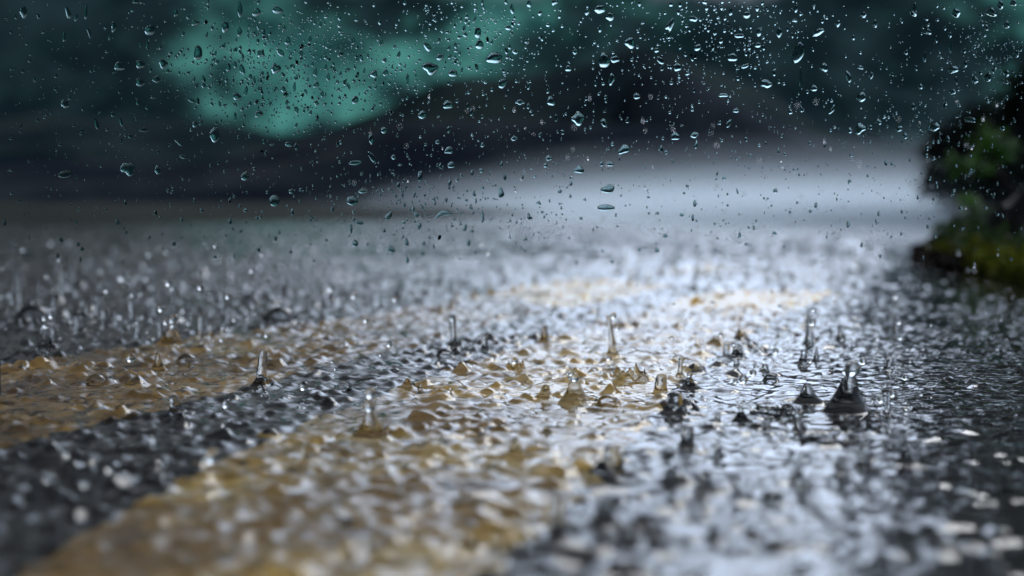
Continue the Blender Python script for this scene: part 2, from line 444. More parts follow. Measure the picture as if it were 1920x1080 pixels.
def bank_z(x, y):
    d = x - edge_x(y); sc = max(1, y / 4)
    return 0.0 + .05 * (1 - math.exp(-max(d, 0) / (.12 * sc))) * sc ** .7

# dark low field on the outside of the bend, where the flooded road curves away to the right
lx = [(-40, 2.5), (-8, 4.8), (-3.6, 6.6), (-1.3, 9), (.7, 14), (3.2, 22), (9, 40), (16, 60)]
fx_, fy_ = np.meshgrid(np.linspace(0, 1, 140), np.geomspace(1, 160, 60) - 1, indexing='ij')
tt = np.linspace(0, 1, len(lx))
ex_ = np.interp(fx_, tt, [p[0] for p in lx]); ey_ = np.interp(fx_, tt, [p[1] for p in lx])
co = np.stack([ex_ - fy_ * .55, ey_ + fy_ * .85, -.015 + .035 * np.minimum(fy_ / .3, 1) + .10 * (1 - np.exp(-fy_ / 4))], -1).reshape(-1, 3)
for i_ in range(len(co)):
    co[i_, 2] += .03 * mnoise.noise((co[i_, 0] * .8, co[i_, 1] * .8, 2)) * min(1, co[i_, 2] / .05 + .2)
fld = grid_mesh('roadside_field', co, 140, 60, m_field); tag(fld, kind='structure')

# moss cushions, litter
def scatter(name, n, fn, mat, quad=(.006, .012), tilt=1.0, label=None):
    vs_, fs = [], []
    for _ in range(n):
        c = Vector(fn()); a = random.uniform(*quad); l = a * random.uniform(1.5, 3)
        d = Vector((random.gauss(0, 1), random.gauss(0, 1), random.gauss(0, tilt))).normalized()
        s = d.cross(Vector((random.gauss(0, 1), random.gauss(0, 1), random.gauss(0, 1)))).normalized()
        nn = d.cross(s) * a * .25; k = len(vs_)
        vs_ += [c - d * l, c - s * a + nn, c + d * l, c + s * a + nn]; fs.append((k, k + 1, k + 2, k + 3))
    o = link_mesh(name, [tuple(v) for v in vs_], fs, mat, smooth=False)
    return o
def moss_pt():
    y = random.uniform(1.75, 3.0); d = abs(random.gauss(0, .07)) + .01; x = edge_x(y) + d
    return (x, y, bank_z(x, y) + .008 + random.random() * .018)
tag(scatter('moss', 9000, moss_pt, m_moss, (.004, .009), 1.0), 'yellow-green moss along the road edge on the right', 'moss', kind='stuff')
def lit_pt():
    y = random.uniform(2.5, 4.2); d = abs(random.gauss(0, .05)) - .01; x = edge_x(y) + d
    return (x, y, max(bank_z(x, y), .008) + .004 + random.random() * .02)
tag(scatter('leaf_litter', 1600, lit_pt, m_stick, (.004, .012), .5), 'brown leaf litter washed against the verge', 'leaf litter', kind='stuff')
def gr_pt():
    y = random.uniform(2.2, 9); x = edge_x(y) + random.uniform(.02, .9); return (x, y, bank_z(x, y) + .02 + random.random() * .05)
tag(scatter('grass', 9000, gr_pt, leaf_mat('wet_grass', (.015, .04, .01), (.04, .08, .015)), (.004, .007), 2.5), 'short dark grass on the verge', 'grass', kind='stuff')

def boulder(u, v, wpx, hpx, label):
    c = ground(u, v); s = F / c.y; r = wpx / 2 / s; hh = hpx / s
    bm = bmesh.new(); bmesh.ops.create_icosphere(bm, subdivisions=4, radius=1)
    for q in bm.verts:
        n = mnoise.fractal(q.co * 1.3 + Vector((u, 0, 0)), 1, 2, 4)
        q.co = Vector((q.co.x * r, q.co.y * r, q.co.z * hh * .75 + hh * .25)) * (1 + .22 * n)
    me = bpy.data.meshes.new('boulder'); bm.to_mesh(me); bm.free(); me.materials.append(m_rock)
    o = bpy.data.objects.new('boulder', me); col.objects.link(o); o.location = (c.x, c.y, .0)
    tag(o, label, 'boulder')
boulder(1915, 512, 130, 150, 'black wet boulder on the mossy verge at the right edge')

# ------------------------------------------------------------------ plants
def tube(vs_, fs, a, b, ra, rb, seg=6):
    a, b = Vector(a), Vector(b); d = (b - a).normalized()
    s = d.cross(Vector((.3, .9, .1))).normalized(); t = d.cross(s); k = len(vs_)
    for c, r in ((a, ra), (b, rb)):
        for i in range(seg):
            th = 2 * math.pi * i / seg; vs_.append(tuple(c + (s * math.cos(th) + t * math.sin(th)) * r))
    for i in range(seg): fs.append((k + i, k + (i + 1) % seg, k + seg + (i + 1) % seg, k + seg + i))

def tree(name, base, height, crown_w, leafn, leafs, mat, label, cat, group=None, trunk_h=.35, lean=0, seed=0, crown_low=.3):
    random.seed(seed)
    e = bpy.data.objects.new(name, None); col.objects.link(e); e.location = base
    tag(e, label, cat, group)
    vs_, fs = [], []
    top = Vector((lean * height, 0, height * .85)); prev = Vector((0, 0, -.05)); nseg = 7; tips = []
    for i in range(nseg):
        t = (i + 1) / nseg
        q = Vector((top.x * t + random.uniform(-.03, .03) * height, random.uniform(-.03, .03) * height, top.z * t))
        tube(vs_, fs, prev, q, height * .035 * (1 - .8 * i / nseg), height * .035 * (1 - .8 * (i + 1) / nseg), 8)
        if t > trunk_h:
            for _ in range(4):
                th = random.uniform(0, 2 * math.pi); L = crown_w * .5 * random.uniform(.5, 1.0) * (1.15 - .6 * abs(t - .5))
                tip = q + Vector((math.cos(th) * L, math.sin(th) * L, L * random.uniform(-.1, .5)))
                mid = (q + tip) / 2 + Vector((0, 0, L * .12))
                tube(vs_, fs, q, mid, height * .012, height * .007, 5); tube(vs_, fs, mid, tip, height * .007, height * .003, 5)
                tips += [tip, mid, (mid + tip) / 2]
        prev = q
    tips.append(prev)
    link_mesh('trunk', vs_, fs, m_bark, e)
    vs_, fs = [], []
    for _ in range(leafn):
        c = random.choice(tips) + Vector([random.gauss(0, crown_w * .09) for _ in range(3)])
        if c.z < crown_low * height * .7: continue
        a = leafs * random.uniform(.6, 1.4); d = Vector((random.gauss(0, 1), random.gauss(0, 1), random.gauss(-.3, .8))).normalized()
        s = d.cross(Vector((random.gauss(0, 1), random.gauss(0, 1), random.gauss(0, 1)))).normalized(); k = len(vs_)
        vs_ += [tuple(c - d * a), tuple(c - s * a * .45), tuple(c + d * a), tuple(c + s * a * .45)]; fs.append((k, k + 1, k + 2, k + 3))
    cr = link_mesh('crown', vs_, fs, mat, e, smooth=False); cr['kind'] = 'stuff'
    return e

def shrub_px(u, v0, v1, wpx, y, **kw):
    x = at_depth(u, v0, y).x; hh = at_depth(u, v1, y).z
    return (x, y, 0.0), hh, wpx / F * y
# dark shrubs on the verge
for i, (u, v1, wp, y, lab) in enumerate([
        (1805, 235, 130, 8.5, 'dark evergreen shrub at the left end of the verge thicket'),
        (1885, 200, 150, 7.6, 'dark evergreen shrub in the middle of the verge thicket'),
        (1985, 130, 170, 6.6, 'tallest dark evergreen shrub at the right edge behind the boulder')]):
    base, hh, ww = shrub_px(u, 430, v1, wp, y)
    tree('evergreen_shrub', base, hh, ww * 1.15, 9000, .022 * hh / .6, m_leaf_dark, lab, 'shrub', 'dark shrubs on the right verge', .08, 0, 40 + i, 0)
# tree whose crown overhangs the gutter, above the frame
tree('roadside_tree', (5.6, 11.0, 0), 5.6, 4.8, 52000, .12, m_leaf_dark, 'tall dark tree at the far right with its crown above the frame', 'tree', None, .33, -.03, 77, .47)

def spray(name, u, v, y, wpx, hpx, n, ls, label, stem_to):
    """leafy green shoot"""
    random.seed(int(u)); s = y / F
    c = at_depth(u, v, y); e = bpy.data.objects.new(name, None); col.objects.link(e)
    root = Vector(stem_to); e.location = root; tag(e, label, 'shoot', 'bright green leafy shoots on the verge')
    vs_, fs = [], []; lv, lf = [], []
    for k in range(5):
        tip = c + Vector((random.uniform(-.5, .5) * wpx * s, random.uniform(-.1, .1), random.uniform(-.5, .5) * hpx * s))
        mid = (root + tip) / 2 + Vector((0, 0, .05 * y / 3))
        tube(vs_, fs, root - root, mid - root, .004, .003, 5); tube(vs_, fs, mid - root, tip - root, .003, .0015, 5)
        for _ in range(n // 5):
            t = random.random() ** .6; q = mid.lerp(tip, t) - root + Vector([random.gauss(0, ls * .8) for _ in range(3)])
            a = ls * random.uniform(.6, 1.2); d = Vector((random.gauss(0, 1), random.gauss(0, 1), random.gauss(-.2, .6))).normalized()
            sd = d.cross(Vector((random.gauss(0, .4), random.gauss(0, .4), 1))).normalized(); kk = len(lv)
            up_ = d.cross(sd) * a * .15
            lv += [tuple(q - d * a), tuple(q - sd * a * .4 + up_), tuple(q + d * a), tuple(q + sd * a * .4 + up_)]
            lf += [(kk, kk + 1, kk + 2), (kk, kk + 2, kk + 3)]
    link_mesh('stem', vs_, fs, m_bark, e)
    l = link_mesh('leaves', lv, lf, m_leaf_green, e, smooth=False); l['kind'] = 'stuff'
for a in [('leafy_shoot', 1835, 245, 5.2, 90, 40, 90, .028, 'upper bright green leafy shoot reaching left from the thicket', (2.05, 5.4, .06)),
          ('leafy_shoot', 1785, 300, 4.8, 50, 26, 60, .022, 'small bright green shoot just below the upper shoot', (1.85, 5.0, .06)),
          ('leafy_shoot', 1832, 400, 2.9, 40, 110, 110, .010, 'upright green weed left of the black boulder', (.965, 2.95, .03)),
          ('leafy_shoot', 1805, 455, 3.2, 24, 60, 40, .009, 'thin green weed rising from the leaf litter', (1.02, 3.25, .03))]:
    spray(*a)

# ------------------------------------------------------------------ spray mist over the far road
m_mist, b, out = material('spray_mist')
m_mist_list = []
def mist(cx, cy_, cz, rx, ry, rz, dens):
    m, b, out = material('spray_mist')
    pv = b.n('ShaderNodeVolumePrincipled'); pv.inputs['Color'].default_value = (.82, .93, 1, 1)
    pv.inputs['Density'].default_value = dens; pv.inputs['Anisotropy'].default_value = .5
    b.put(out.inputs['Volume'], pv.outputs[0])
    bm = bmesh.new(); bmesh.ops.create_icosphere(bm, subdivisions=4, radius=1)
    for q in bm.verts:
        n = 1 + .12 * mnoise.fractal(q.co * 1.6 + Vector((cx, cy_, 0)), 1, 2, 3)
        q.co = Vector((q.co.x * rx * n, q.co.y * ry * n, q.co.z * rz * n))
    me = bpy.data.meshes.new('mist'); bm.to_mesh(me); bm.free(); me.materials.append(m)
    o = bpy.data.objects.new('mist', me); col.objects.link(o); o.location = (cx, cy_, cz); tag(o, 'pale rain spray drifting over the far road', 'mist', kind='stuff')
for a in [(2.7, 13, .02, 2.4, 7, .10, .34), (2.9, 15, .02, 2.8, 8.5, .14, .22), (3.1, 16, .03, 3.2, 10, .19, .13), (3.3, 17, .03, 3.6, 11, .25, .075),
          (3.5, 18, .03, 4.1, 12, .33, .042), (3.7, 19, .03, 4.7, 13, .43, .026), (3.7, 20, .03, 5.6, 14, .58, .017), (3.8, 21, .03, 6.2, 15, .74, .009), (3.8, 22, .03, 6.8, 16, .95, .004),
          (1.8, 8, .02, 1.3, 3.6, .07, .25), (2.3, 9, .02, 1.8, 5, .12, .10)]:
    mist(*a)

# ------------------------------------------------------------------ splashes
def revolve(profile, seg, wobble=0.0, lean=(0, 0), seed=0, flow=0.0):
    """profile [(r,z)], first ring open at the bottom, last r==0 gives the tip"""
    rnd = random.Random(seed); ph = [rnd.uniform(0, 6.28) for _ in range(4)]
    vs_, fs = [], []; zt = profile[-1][1]
    for (r, z) in profile:
        t = max(0, z / zt); ox, oy = lean[0] * t * t, lean[1] * t * t
        if r <= 1e-7: vs_.append((ox, oy, z)); continue
        for i in range(seg):
            th = 2 * math.pi * i / seg
            k = 1 + wobble * (math.sin(2 * th + ph[0] + z * 200) + .6 * math.sin(3 * th + ph[1]) + .4 * math.sin(5 * th + ph[2] - z * 300)) * (1 - .6 * t)
            vs_.append((ox + r * k * math.cos(th), oy + r * k * math.sin(th), z))
    n = len(profile)
    for a in range(n - 2):
        for i in range(seg):
            j = (i + 1) % seg; fs.append((a * seg + i, a * seg + j, (a + 1) * seg + j, (a + 1) * seg + i))
    tip = len(vs_) - 1; a = (n - 2) * seg
    for i in range(seg): fs.append((a + i, a + (i + 1) % seg, tip))
    return vs_, fs

def jet_profile(kind, h, rb):
    p = [(rb * 1.9, -.0012), (rb * 1.45, .0000), (rb * 1.2, .0005)]
    if kind == 'mound':
        for t in (.06, .15, .3, .45, .6, .75, .88, .96): p.append((rb * (1 - t) ** .62 * (1 - .42 * math.sin(t * 3.1)), h * t))
        p.append((0, h))
    elif kind == 'knob':
        rt = rb * .5
        for t in (0, .08, .18, .3, .42, .56, .7, .8): p.append((rt + (rb - rt) * math.exp(-t * 6), h * t))
        for a in (20, 45, 68): p.append((rt * math.cos(math.radians(a)), h * .8 + h * .2 * math.sin(math.radians(a))))
        p.append((0, h))
    elif kind == 'thin':
        rt = rb * .34
        for t in (0, .06, .14, .24, .36, .5, .64, .78, .86): p.append((rt * (1 + .12 * math.sin(t * 19)) + (rb - rt) * math.exp(-t * 8), h * t))
        for a in (25, 55): p.append((rt * 1.1 * math.cos(math.radians(a)), h * .9 + h * .1 * math.sin(math.radians(a))))
        p.append((0, h))
    else:   # jet with a pinching ball on top
        rn = max(rb * .27, .0011); br = min(max(rb * .36, .0018), h * .17)
        for t in (.03, .07, .12, .2, .3, .42, .54, .64): p.append((rn + (rb - rn) * (1 - t / .72) ** 1.75, h * t))
        zc = h - br
        z0 = max(zc - br * .92, h * .66)
        p.append((rn, z0 - .0004))
        for a in (-58, -35, -10, 15, 40, 65): p.append((br * math.cos(math.radians(a)), zc + br * math.sin(math.radians(a))))
        p.append((0, h))
    return p

def on_line(u):   # rough text for labels
    return ''
wz_at = lambda x, y: float(water_z(np.array([x]), np.array([y]))[0])
splash_cat = 'splash'
footprints = []
def splash(u, vb, vt, wpx, kind, label, group='upright splashes on the flooded road', seed=None, lean=None, seg=20, name='water_jet'):
    g = ground(u, vb, WZ); s = F / g.y * 1.0
    h = (vb - vt) / s; rb = wpx / 2 / s * 1.12
    footprints.append((g.x, g.y, rb * .98))
    sd = seed if seed is not None else int(u * 7 + vb)
    r_ = random.Random(sd); le = lean if lean is not None else (r_.uniform(-.12, .12) * h, 0)
    vs_, fs = revolve(jet_profile(kind, h, rb), seg, .16, le, sd)
    o = link_mesh(name, vs_, fs, m_drop); o.location = (g.x, g.y, min(wz_at(g.x, g.y), WZ + .001) - .0004)
    o.rotation_euler.z = r_.uniform(0, .3)
    tag(o, label, splash_cat, group)
    return o

hero = [
 (1588, 775, 676, 84, 'jet', 'largest dark water jet, on grey water between the yellow line and the gutter'),
 (1265, 780, 735, 56, 'knob', 'dark stub of water at the right edge of the nearer yellow line'),
 (1288, 841, 798, 44, 'knob', 'rounded dark stub of water below the largest jet, alone on grey water'),
 (1080, 755, 692, 62, 'jet', 'amber water jet with a bead on top in the middle of the nearer yellow line'),
 (1022, 748, 722, 50, 'mound', 'low amber mound of water left of the beaded amber jet'),
 (697, 818, 745, 66, 'jet', 'tall amber spike of water at the left edge of the nearer yellow line'),
 (490, 725, 655, 40, 'thin', 'leaning amber water spike on the farther yellow line'),
 (298, 690, 655, 34, 'mound', 'small amber peak of water at the left of the farther yellow line'),
 (322, 648, 590, 46, 'jet', 'dark water jet on the black water beyond the farther line'),
 (303, 640, 597, 22, 'thin', 'thin glassy spike just left of the dark jet beyond the farther line'),
 (88, 655, 604, 36, 'jet', 'dark water jet near the left edge of the flooded road'),
 (850, 650, 588, 30, 'thin', 'slim water jet at the right edge of the farther yellow line'),
 (908, 655, 620, 26, 'thin', 'slim dark spike in the gap right of the slim jet'),
 (1020, 642, 605, 30, 'mound', 'blurred pointed peak in the dark gap between the yellow lines'),
 (1148, 668, 590, 24, 'thin', 'tall blurred thin spike over the nearer yellow line'),
 (1388, 672, 642, 28, 'mound', 'dark cone of water by the right edge of the nearer line'),
 (1434, 698, 680, 22, 'knob', 'small dark stub right of the dark cone'),
 (1275, 705, 667, 24, 'thin', 'clear spike behind the amber stub on the nearer line'),
 (1293, 731, 697, 36, 'jet', 'small amber beaded jet near the right edge of the nearer line'),
 (1237, 737, 698, 34, 'knob', 'amber stub of water left of the small beaded jet'),
 (1500, 808, 770, 30, 'jet', 'small pointed jet left below the largest jet'),
 (1437, 812, 785, 28, 'knob', 'short stub between two small jets on the grey water'),
 (1390, 790, 757, 40, 'jet', 'small jet with a dark base left of the short stub'),
 (1345, 790, 775, 22, 'knob', 'tiny dark stub left of the small jet on the grey water'),
 (765, 728, 707, 40, 'mound', 'black rounded mound in the dark gap between the yellow lines'),
 (788, 730, 714, 20, 'mound', 'tiny black mound right of the black rounded mound'),
 (1664, 776, 737, 26, 'thin', 'thin bent spike right of the largest jet'),
 (1515, 757, 716, 60, 'mound', 'broad ragged dark peak left of the largest jet'),
 (1475, 772, 752, 60, 'mound', 'low dark ragged swell left of the broad ragged peak'),
 (1420, 806, 792, 70, 'mound', 'wide low dark swell beside the short stub'),
 (1255, 915, 868, 36, 'knob', 'blurred dark stub on the near grey water'),
 (1325, 918, 888, 56, 'mound', 'blurred dark double peak right of the near stub'),
 (1135, 985, 930, 66, 'mound', 'large blurred dark cone in the foreground by the line'),
 (1045, 1012, 925, 56, 'thin', 'blurred spike at the foreground edge of the yellow line'),
 (1205, 985, 955, 70, 'mound', 'blurred dark swell right of the large foreground cone'),
 (1148, 885, 828, 56, 'knob', 'blurred amber stub at the near edge of the yellow line'),
 (1700, 868, 843, 56, 'mound', 'dark low peak beside the gutter reflection'),
 (1625, 862, 838, 34, 'mound', 'small dark peak left of the gutter reflection'),
 (970, 862, 822, 64, 'mound', 'amber swell in the near part of the yellow line'),
 (1025, 812, 795, 30, 'mound', 'tiny amber mound below the beaded amber jet'),
 (1515, 610, 572, 26, 'mound', 'blurred dark cone at the far right end of the nearer line'),
 (1550, 835, 822, 90, 'mound', 'long low dark ridge below the largest jet'),
 (1340, 1010, 985, 50, 'mound', 'blurred dark mound in the foreground grey water, left one'),
 (1235, 1000, 975, 40, 'mound', 'blurred dark mound in the foreground grey water beside the swell'),
 (1410, 1005, 985, 46, 'mound', 'blurred dark mound in the foreground grey water, right one'),
 (655, 735, 712, 26, 'mound', 'dark pointed ripple at the left end of the gap between lines'),
 (330, 775, 742, 34, 'knob', 'brown stub of water in the near left part of the farther line'),
 (570, 870, 838, 30, 'thin', 'dark blurred spike in the near dark gap between the lines'),
]
for u, vb, vt, wp, k, lab in hero: splash(u, vb, vt, wp, k, lab)

def crown(u, vb, vt, wpx, label, n=9):
    g = ground(u, vb, WZ); s = F / g.y; R = wpx / 2 / s; h = (vb - vt) / s
    rnd = random.Random(int(u)); seg = 54; th_ = .0012
    hs = []
    for i in range(seg):
        a = 2 * math.pi * i / seg
        k = .30 + .30 * mnoise.noise((math.cos(a) * 2.2, math.sin(a) * 2.2, u)) + .55 * max(0, mnoise.noise((math.cos(a) * n * .38, math.sin(a) * n * .38, u + 9))) ** 1.2 * 2
        hs.append(h * (k + rnd.uniform(-.04, .04)))
    vs_, fs = [], []
    prof = [(-1.6, 0), (-1.0, .18), (-.4, .6), (0, 1.0), (.5, .72), (1.1, .2), (2.2, 0)]
    for (o_, zz) in prof:
        for i in range(seg):
            a = 2 * math.pi * i / seg; r = R * (1 + .12 * zz) + o_ * th_ * 1.6
            vs_.append((r * math.cos(a), r * math.sin(a), hs[i] * zz - (.003 if zz == 0 else 0)))
    for a in range(len(prof) - 1):
        for i in range(seg):
            j = (i + 1) % seg; fs.append((a * seg + i, (a + 1) * seg + i, (a + 1) * seg + j, a * seg + j))
    o = link_mesh('splash_crown', vs_, fs, m_drop); o.location = (g.x, g.y, WZ)
    tag(o, label, splash_cat, 'ring shaped splash crowns')
crown(1182, 712, 672, 56, 'clear splash crown on the nearer yellow line right of centre')
crown(1455, 778, 750, 84, 'ragged dark splash crown left of the largest jet', 11)
crown(1560, 822, 800, 110, 'wide low splash crown below the largest jet', 7)
crown(1100, 758, 742, 34, 'tiny splash crown at the foot of the beaded amber jet', 7)
crown(966, 690, 668, 26, 'small sparkling splash crown in the gap between the lines', 7)
crown(1190, 1012, 975, 110, 'large blurred splash crown in the foreground', 9)

# rows of smaller splashes on the far water, one label for each area of the road
mesh_pool = {}
def pooled(kind, i):
    key = (kind, i)
    if key not in mesh_pool:
        vs_, fs = revolve(jet_profile(kind, 1.0 * .02, .008), 12, .14, (random.uniform(-.15, .15) * .02, 0), i * 13 + 5)
        me = bpy.data.meshes.new('small_splash'); me.from_pydata(vs_, [], fs); me.polygons.foreach_set('use_smooth', [True] * len(me.polygons))
        me.materials.append(m_drop); mesh_pool[key] = me
    return mesh_pool[key]
random.seed(31)
zones = [((0, 560), (455, 560), 80, 'small blurred splash on the dark far left water'),
         ((0, 420), (560, 640), 26, 'small dark splash on the left water beyond the farther line'),
         ((560, 1000), (470, 560), 50, 'small blurred splash on the far water above the farther line'),
         ((1000, 1650), (470, 545), 30, 'faint blurred splash in front of the pale mist'),
         ((1330, 1700), (600, 700), 14, 'small splash on the far grey water right of the lines'),
         ((1250, 1680), (850, 960), 9, 'small dark splash on the near grey water')]
for (u0, u1), (v0, v1), n, lab in zones:
    for _ in range(n):
        u, v = random.uniform(u0, u1), random.uniform(v0, v1)
        g = ground(u, v, WZ); kd = random.choice(['mound', 'thin', 'knob', 'jet', 'thin'])
        o = bpy.data.objects.new('small_splash', pooled(kd, random.randrange(4))); col.objects.link(o)
        hz = random.uniform(.5, 1.35) * (1 if v < 650 else .5); wx = random.uniform(.4, 1.0)
        o.location = (g.x, g.y, wz_at(g.x, g.y) - .001); o.scale = (wx, wx, hz); o.rotation_euler.z = random.uniform(0, 6)
        tag(o, lab, splash_cat, 'small splashes: ' + lab)

# bubbles
def bubble(u, vb, rpx, label, flat=.85):
    g = ground(u, vb, WZ); r = rpx / (F / g.y); vs_, fs = [], []; seg, rings = 28, 9
    p = [(r * math.cos(a), r * flat * math.sin(a)) for a in np.radians(np.linspace(-8, 82, rings))] + [(0, r * flat)]
    p = [(r * 1.25, -.002), (r * 1.08, .0004)] + p[1:]
    vs_, fs = revolve(p, seg)
    o = link_mesh('bubble', vs_, fs, m_bubble); o.location = (g.x, g.y, WZ)
    tag(o, label, 'bubble', 'bubbles floating on the flooded road')
for a in [(523, 603, 33, 'large clear bubble in the middle of the left water'), (62, 600, 34, 'large dull bubble near the left edge'),
          (157, 603, 22, 'smaller bubble right of the large left edge bubble'), (350, 680, 20, 'bubble on the farther yellow line below the dark jet'),
          (180, 716, 18, 'bubble over the near left yellow line'), (165, 690, 17, 'bubble on black water at the left edge of the farther line'),
          (1140, 758, 22, 'amber bubble just right of the beaded amber jet'), (835, 668, 18, 'bubble beside the slim jet'),
          (470, 570, 18, 'faint blurred bubble behind the large clear bubble'), (740, 700, 12, 'tiny bubble in the dark gap'),
          (1640, 792, 18, 'small white bubble right below the largest jet'), (1445, 712, 14, 'small bubble on grey water near the dark cone')]:
    bubble(*a)

# ------------------------------------------------------------------ water sheet
RR, AA = np.meshgrid(rad, azd, indexing='ij')
WX = RR * np.sin(AA); WY = RR * np.cos(AA)
WZZ = water_z(WX, WY)
coarse = (np.abs(AA) > np.radians(30)) * .6
WZZ = WZZ * (1 - coarse) + WZ * coarse
co = np.stack([WX, WY, WZZ], -1).reshape(-1, 3)
open_ = np.zeros(len(co), bool)
for fx, fy, fr in footprints:        # the film rises into each jet, so it is open where the jet stands
    open_ |= (co[:, 0] - fx) ** 2 + (co[:, 1] - fy) ** 2 < fr * fr
water = grid_mesh('water', co, len(rad), len(azd), m_water, wrap=True, skip=open_)
tag(water, kind='structure')


# ------------------------------------------------------------------ flying droplets
bm = bmesh.new(); bmesh.ops.create_icosphere(bm, subdivisions=3, radius=1)
drop_me = bpy.data.meshes.new('flying_droplet'); bm.to_mesh(drop_me); bm.free()
drop_me.polygons.foreach_set('use_smooth', [True] * len(drop_me.polygons)); drop_me.materials.append(m_drop)
def droplet(u, v, rpx, y, label, group, stretch=1.0, tilt=0, name='flying_droplet'):
    c = at_depth(u, v, y); r = rpx / (F / y)
    if c.z - r * stretch < WZ + .003: c.z = WZ + .004 + r * stretch
    o = bpy.data.objects.new(name, drop_me); col.objects.link(o); o.location = c; o.scale = (r, r, r * stretch); o.rotation_euler.y = tilt
    tag(o, label, 'droplet', group)
def dep(v): return ground(960, v, WZ).y
G1 = 'droplets flying above the flooded road'
for (u, v, r, vb, lab) in [
    (695, 737, 11, 818, 'bright droplet above the tall amber spike'), (570, 728, 9, 745, 'droplet above the start of the dark gap'),
    (425, 757, 9, 790, 'white droplet over the near part of the farther line'), (290, 822, 9, 880, 'white droplet above the near dark water'),
    (400, 856, 15, 900, 'large blurred bright droplet near the dark foreground'), (246, 671, 9, 705, 'bright droplet over black water left of the amber peak'),
    (303, 578, 7, 645, 'round droplet high above the dark jet'), (85, 596, 6, 650, 'left droplet of a pair over the left edge jet'),
    (98, 591, 7, 650, 'right droplet of a pair over the left edge jet'), (312, 603, 6, 648, 'droplet touching the top of the dark jet'),
    (326, 609, 6, 648, 'droplet just right of the dark jet'), (317, 530, 7, 640, 'clear droplet highest above the left water'),
    (428, 555, 6, 640, 'clear droplet left of the large clear bubble'), (376, 538, 6, 640, 'bright droplet between the two high clear droplets'),
    (848, 595, 7, 650, 'bright bead just above the slim jet'), (1070, 697, 8, 755, 'bead of water on the beaded amber jet'),
    (1393, 711, 9, 740, 'larger of two droplets over the grey water by the line'), (1412, 699, 7, 740, 'smaller of two droplets over the grey water by the line'),
    (1454, 658, 6, 700, 'white blurred droplet right of the dark cone'), (1379, 715, 5, 740, 'tiny droplet left of the pair by the line'),
    (1651, 748, 8, 776, 'droplet at the left of the bent spike'), (1673, 738, 7, 776, 'droplet at the top of the bent spike'),
    (1659, 722, 4, 776, 'tiny droplet above the bent spike'), (1697, 707, 6, 740, 'sparkling droplet right of the bent spike'),
    (1679, 555, 5, 620, 'dark ringed droplet highest above the gutter water'), (1686, 603, 5, 660, 'middle droplet of the falling column by the gutter'),
    (1688, 632, 5, 660, 'lowest droplet of the falling column by the gutter'), (1523, 604, 7, 690, 'blurred droplet at the far end of the nearer line'),
    (1525, 580, 4, 690, 'tiny droplet above the far end of the nearer line'), (1519, 676, 5, 730, 'droplet above the largest jet, to its left'),
    (1618, 677, 7, 720, 'blurred droplet to the right of the largest jet top'), (1150, 592, 6, 668, 'bead at the top of the tall blurred spike'),
    (1157, 615, 5, 668, 'bead partway down the tall blurred spike'), (1141, 670, 6, 690, 'bright bead at the foot of the tall blurred spike'),
    (664, 554, 6, 620, 'bright droplet over the far grey water'), (686, 600, 5, 650, 'bright droplet at the far edge of the farther line'),
    (965, 676, 7, 700, 'sparkling droplet over the small crown'), (730, 645, 6, 680, 'bright droplet over the dark gap edge'),
    (500, 628, 5, 660, 'small droplet right of the dark jet area'), (1155, 783, 6, 820, 'droplet over the middle of the nearer line'),
    (1600, 1, 5, 600, 'droplet at the top of the picture by the pale shoulder'), (1268, 762, 4, 781, 'bead beside the dark stub at the line edge'),
    (1496, 776, 5, 806, 'bead on the small pointed jet'), (740, 560, 5, 640, 'droplet over the far water above the farther line'),
    (1330, 860, 7, 880, 'droplet above the near grey water'), (1075, 858, 6, 890, 'blurred droplet over the near yellow line'),
    (620, 540, 7, 600, 'blurred bright dot over the far left water'), (230, 520, 8, 580, 'blurred pale dot over the far left water')]:
    if v < 10: continue
    droplet(u, v, r, dep(vb), lab, G1)
random.seed(77)
for (u0, u1), (v0, v1), (y0, y1), n, rp, lab in [
    ((0, 560), (450, 640), (1.2, 2.4), 75, (2.0, 5), 'small bright droplet flying over the dark left water'),
    ((560, 1100), (440, 640), (1.3, 2.4), 40, (1.5, 4), 'small bright droplet flying over the water beyond the lines'),
    ((1250, 1750), (560, 800), (.95, 1.5), 45, (1.5, 4), 'small droplet flying over the grey water right of the lines'),
    ((600, 1250), (640, 800), (.85, 1.2), 24, (1.5, 3.5), 'small droplet flying over the nearer yellow line')]:
    for _ in range(n):
        v = random.uniform(v0, v1); y = min(random.uniform(y0, y1), dep(max(v + 12, 470)))
        droplet(random.uniform(u0, u1), v, random.uniform(*rp), y, lab, 'droplets: ' + lab)
for _ in range(150):
    u, v = random.uniform(650, 1900), random.uniform(180, 620)
    y = random.uniform(.93, 1.8)
    if v > 470: y = min(y, dep(v + 12))
    droplet(u, v, random.uniform(1.0, 1.9), y, 'tiny raindrop falling through the air behind the pane', 'raindrops in the air', random.uniform(1.5, 3.2), random.uniform(-.25, .1), 'falling_raindrop')

# ------------------------------------------------------------------ window pane standing in the water, with raindrops
PY = .9000
pane = bpy.data.objects.new('window_pane', None); col.objects.link(pane); pane.location = (0, PY, 0)
tag(pane, 'upright clear glass pane standing across the road, covered in raindrops', 'window pane')
xl = at_depth(-9, 300, PY).x
def box(name, x0, x1, y0, y1, z0, z1, mat, parent):
    v = [(x, y, z) for x in (x0, x1) for y in (y0, y1) for z in (z0, z1)]
    f = [(0, 1, 3, 2), (4, 6, 7, 5), (0, 4, 5, 1), (2, 3, 7, 6), (0, 2, 6, 4), (1, 5, 7, 3)]
    return link_mesh(name, v, f, mat, parent, smooth=False)
gls = link_mesh('glass', [(xl, 0, .006), (.46, 0, .006), (.46, 0, .42), (xl, 0, .42)], [(0, 1, 2, 3)], m_pane, pane, smooth=False)
box('edge_seal', xl - .012, xl + .0002, -.001, .001, .006, .42, m_seal, pane)
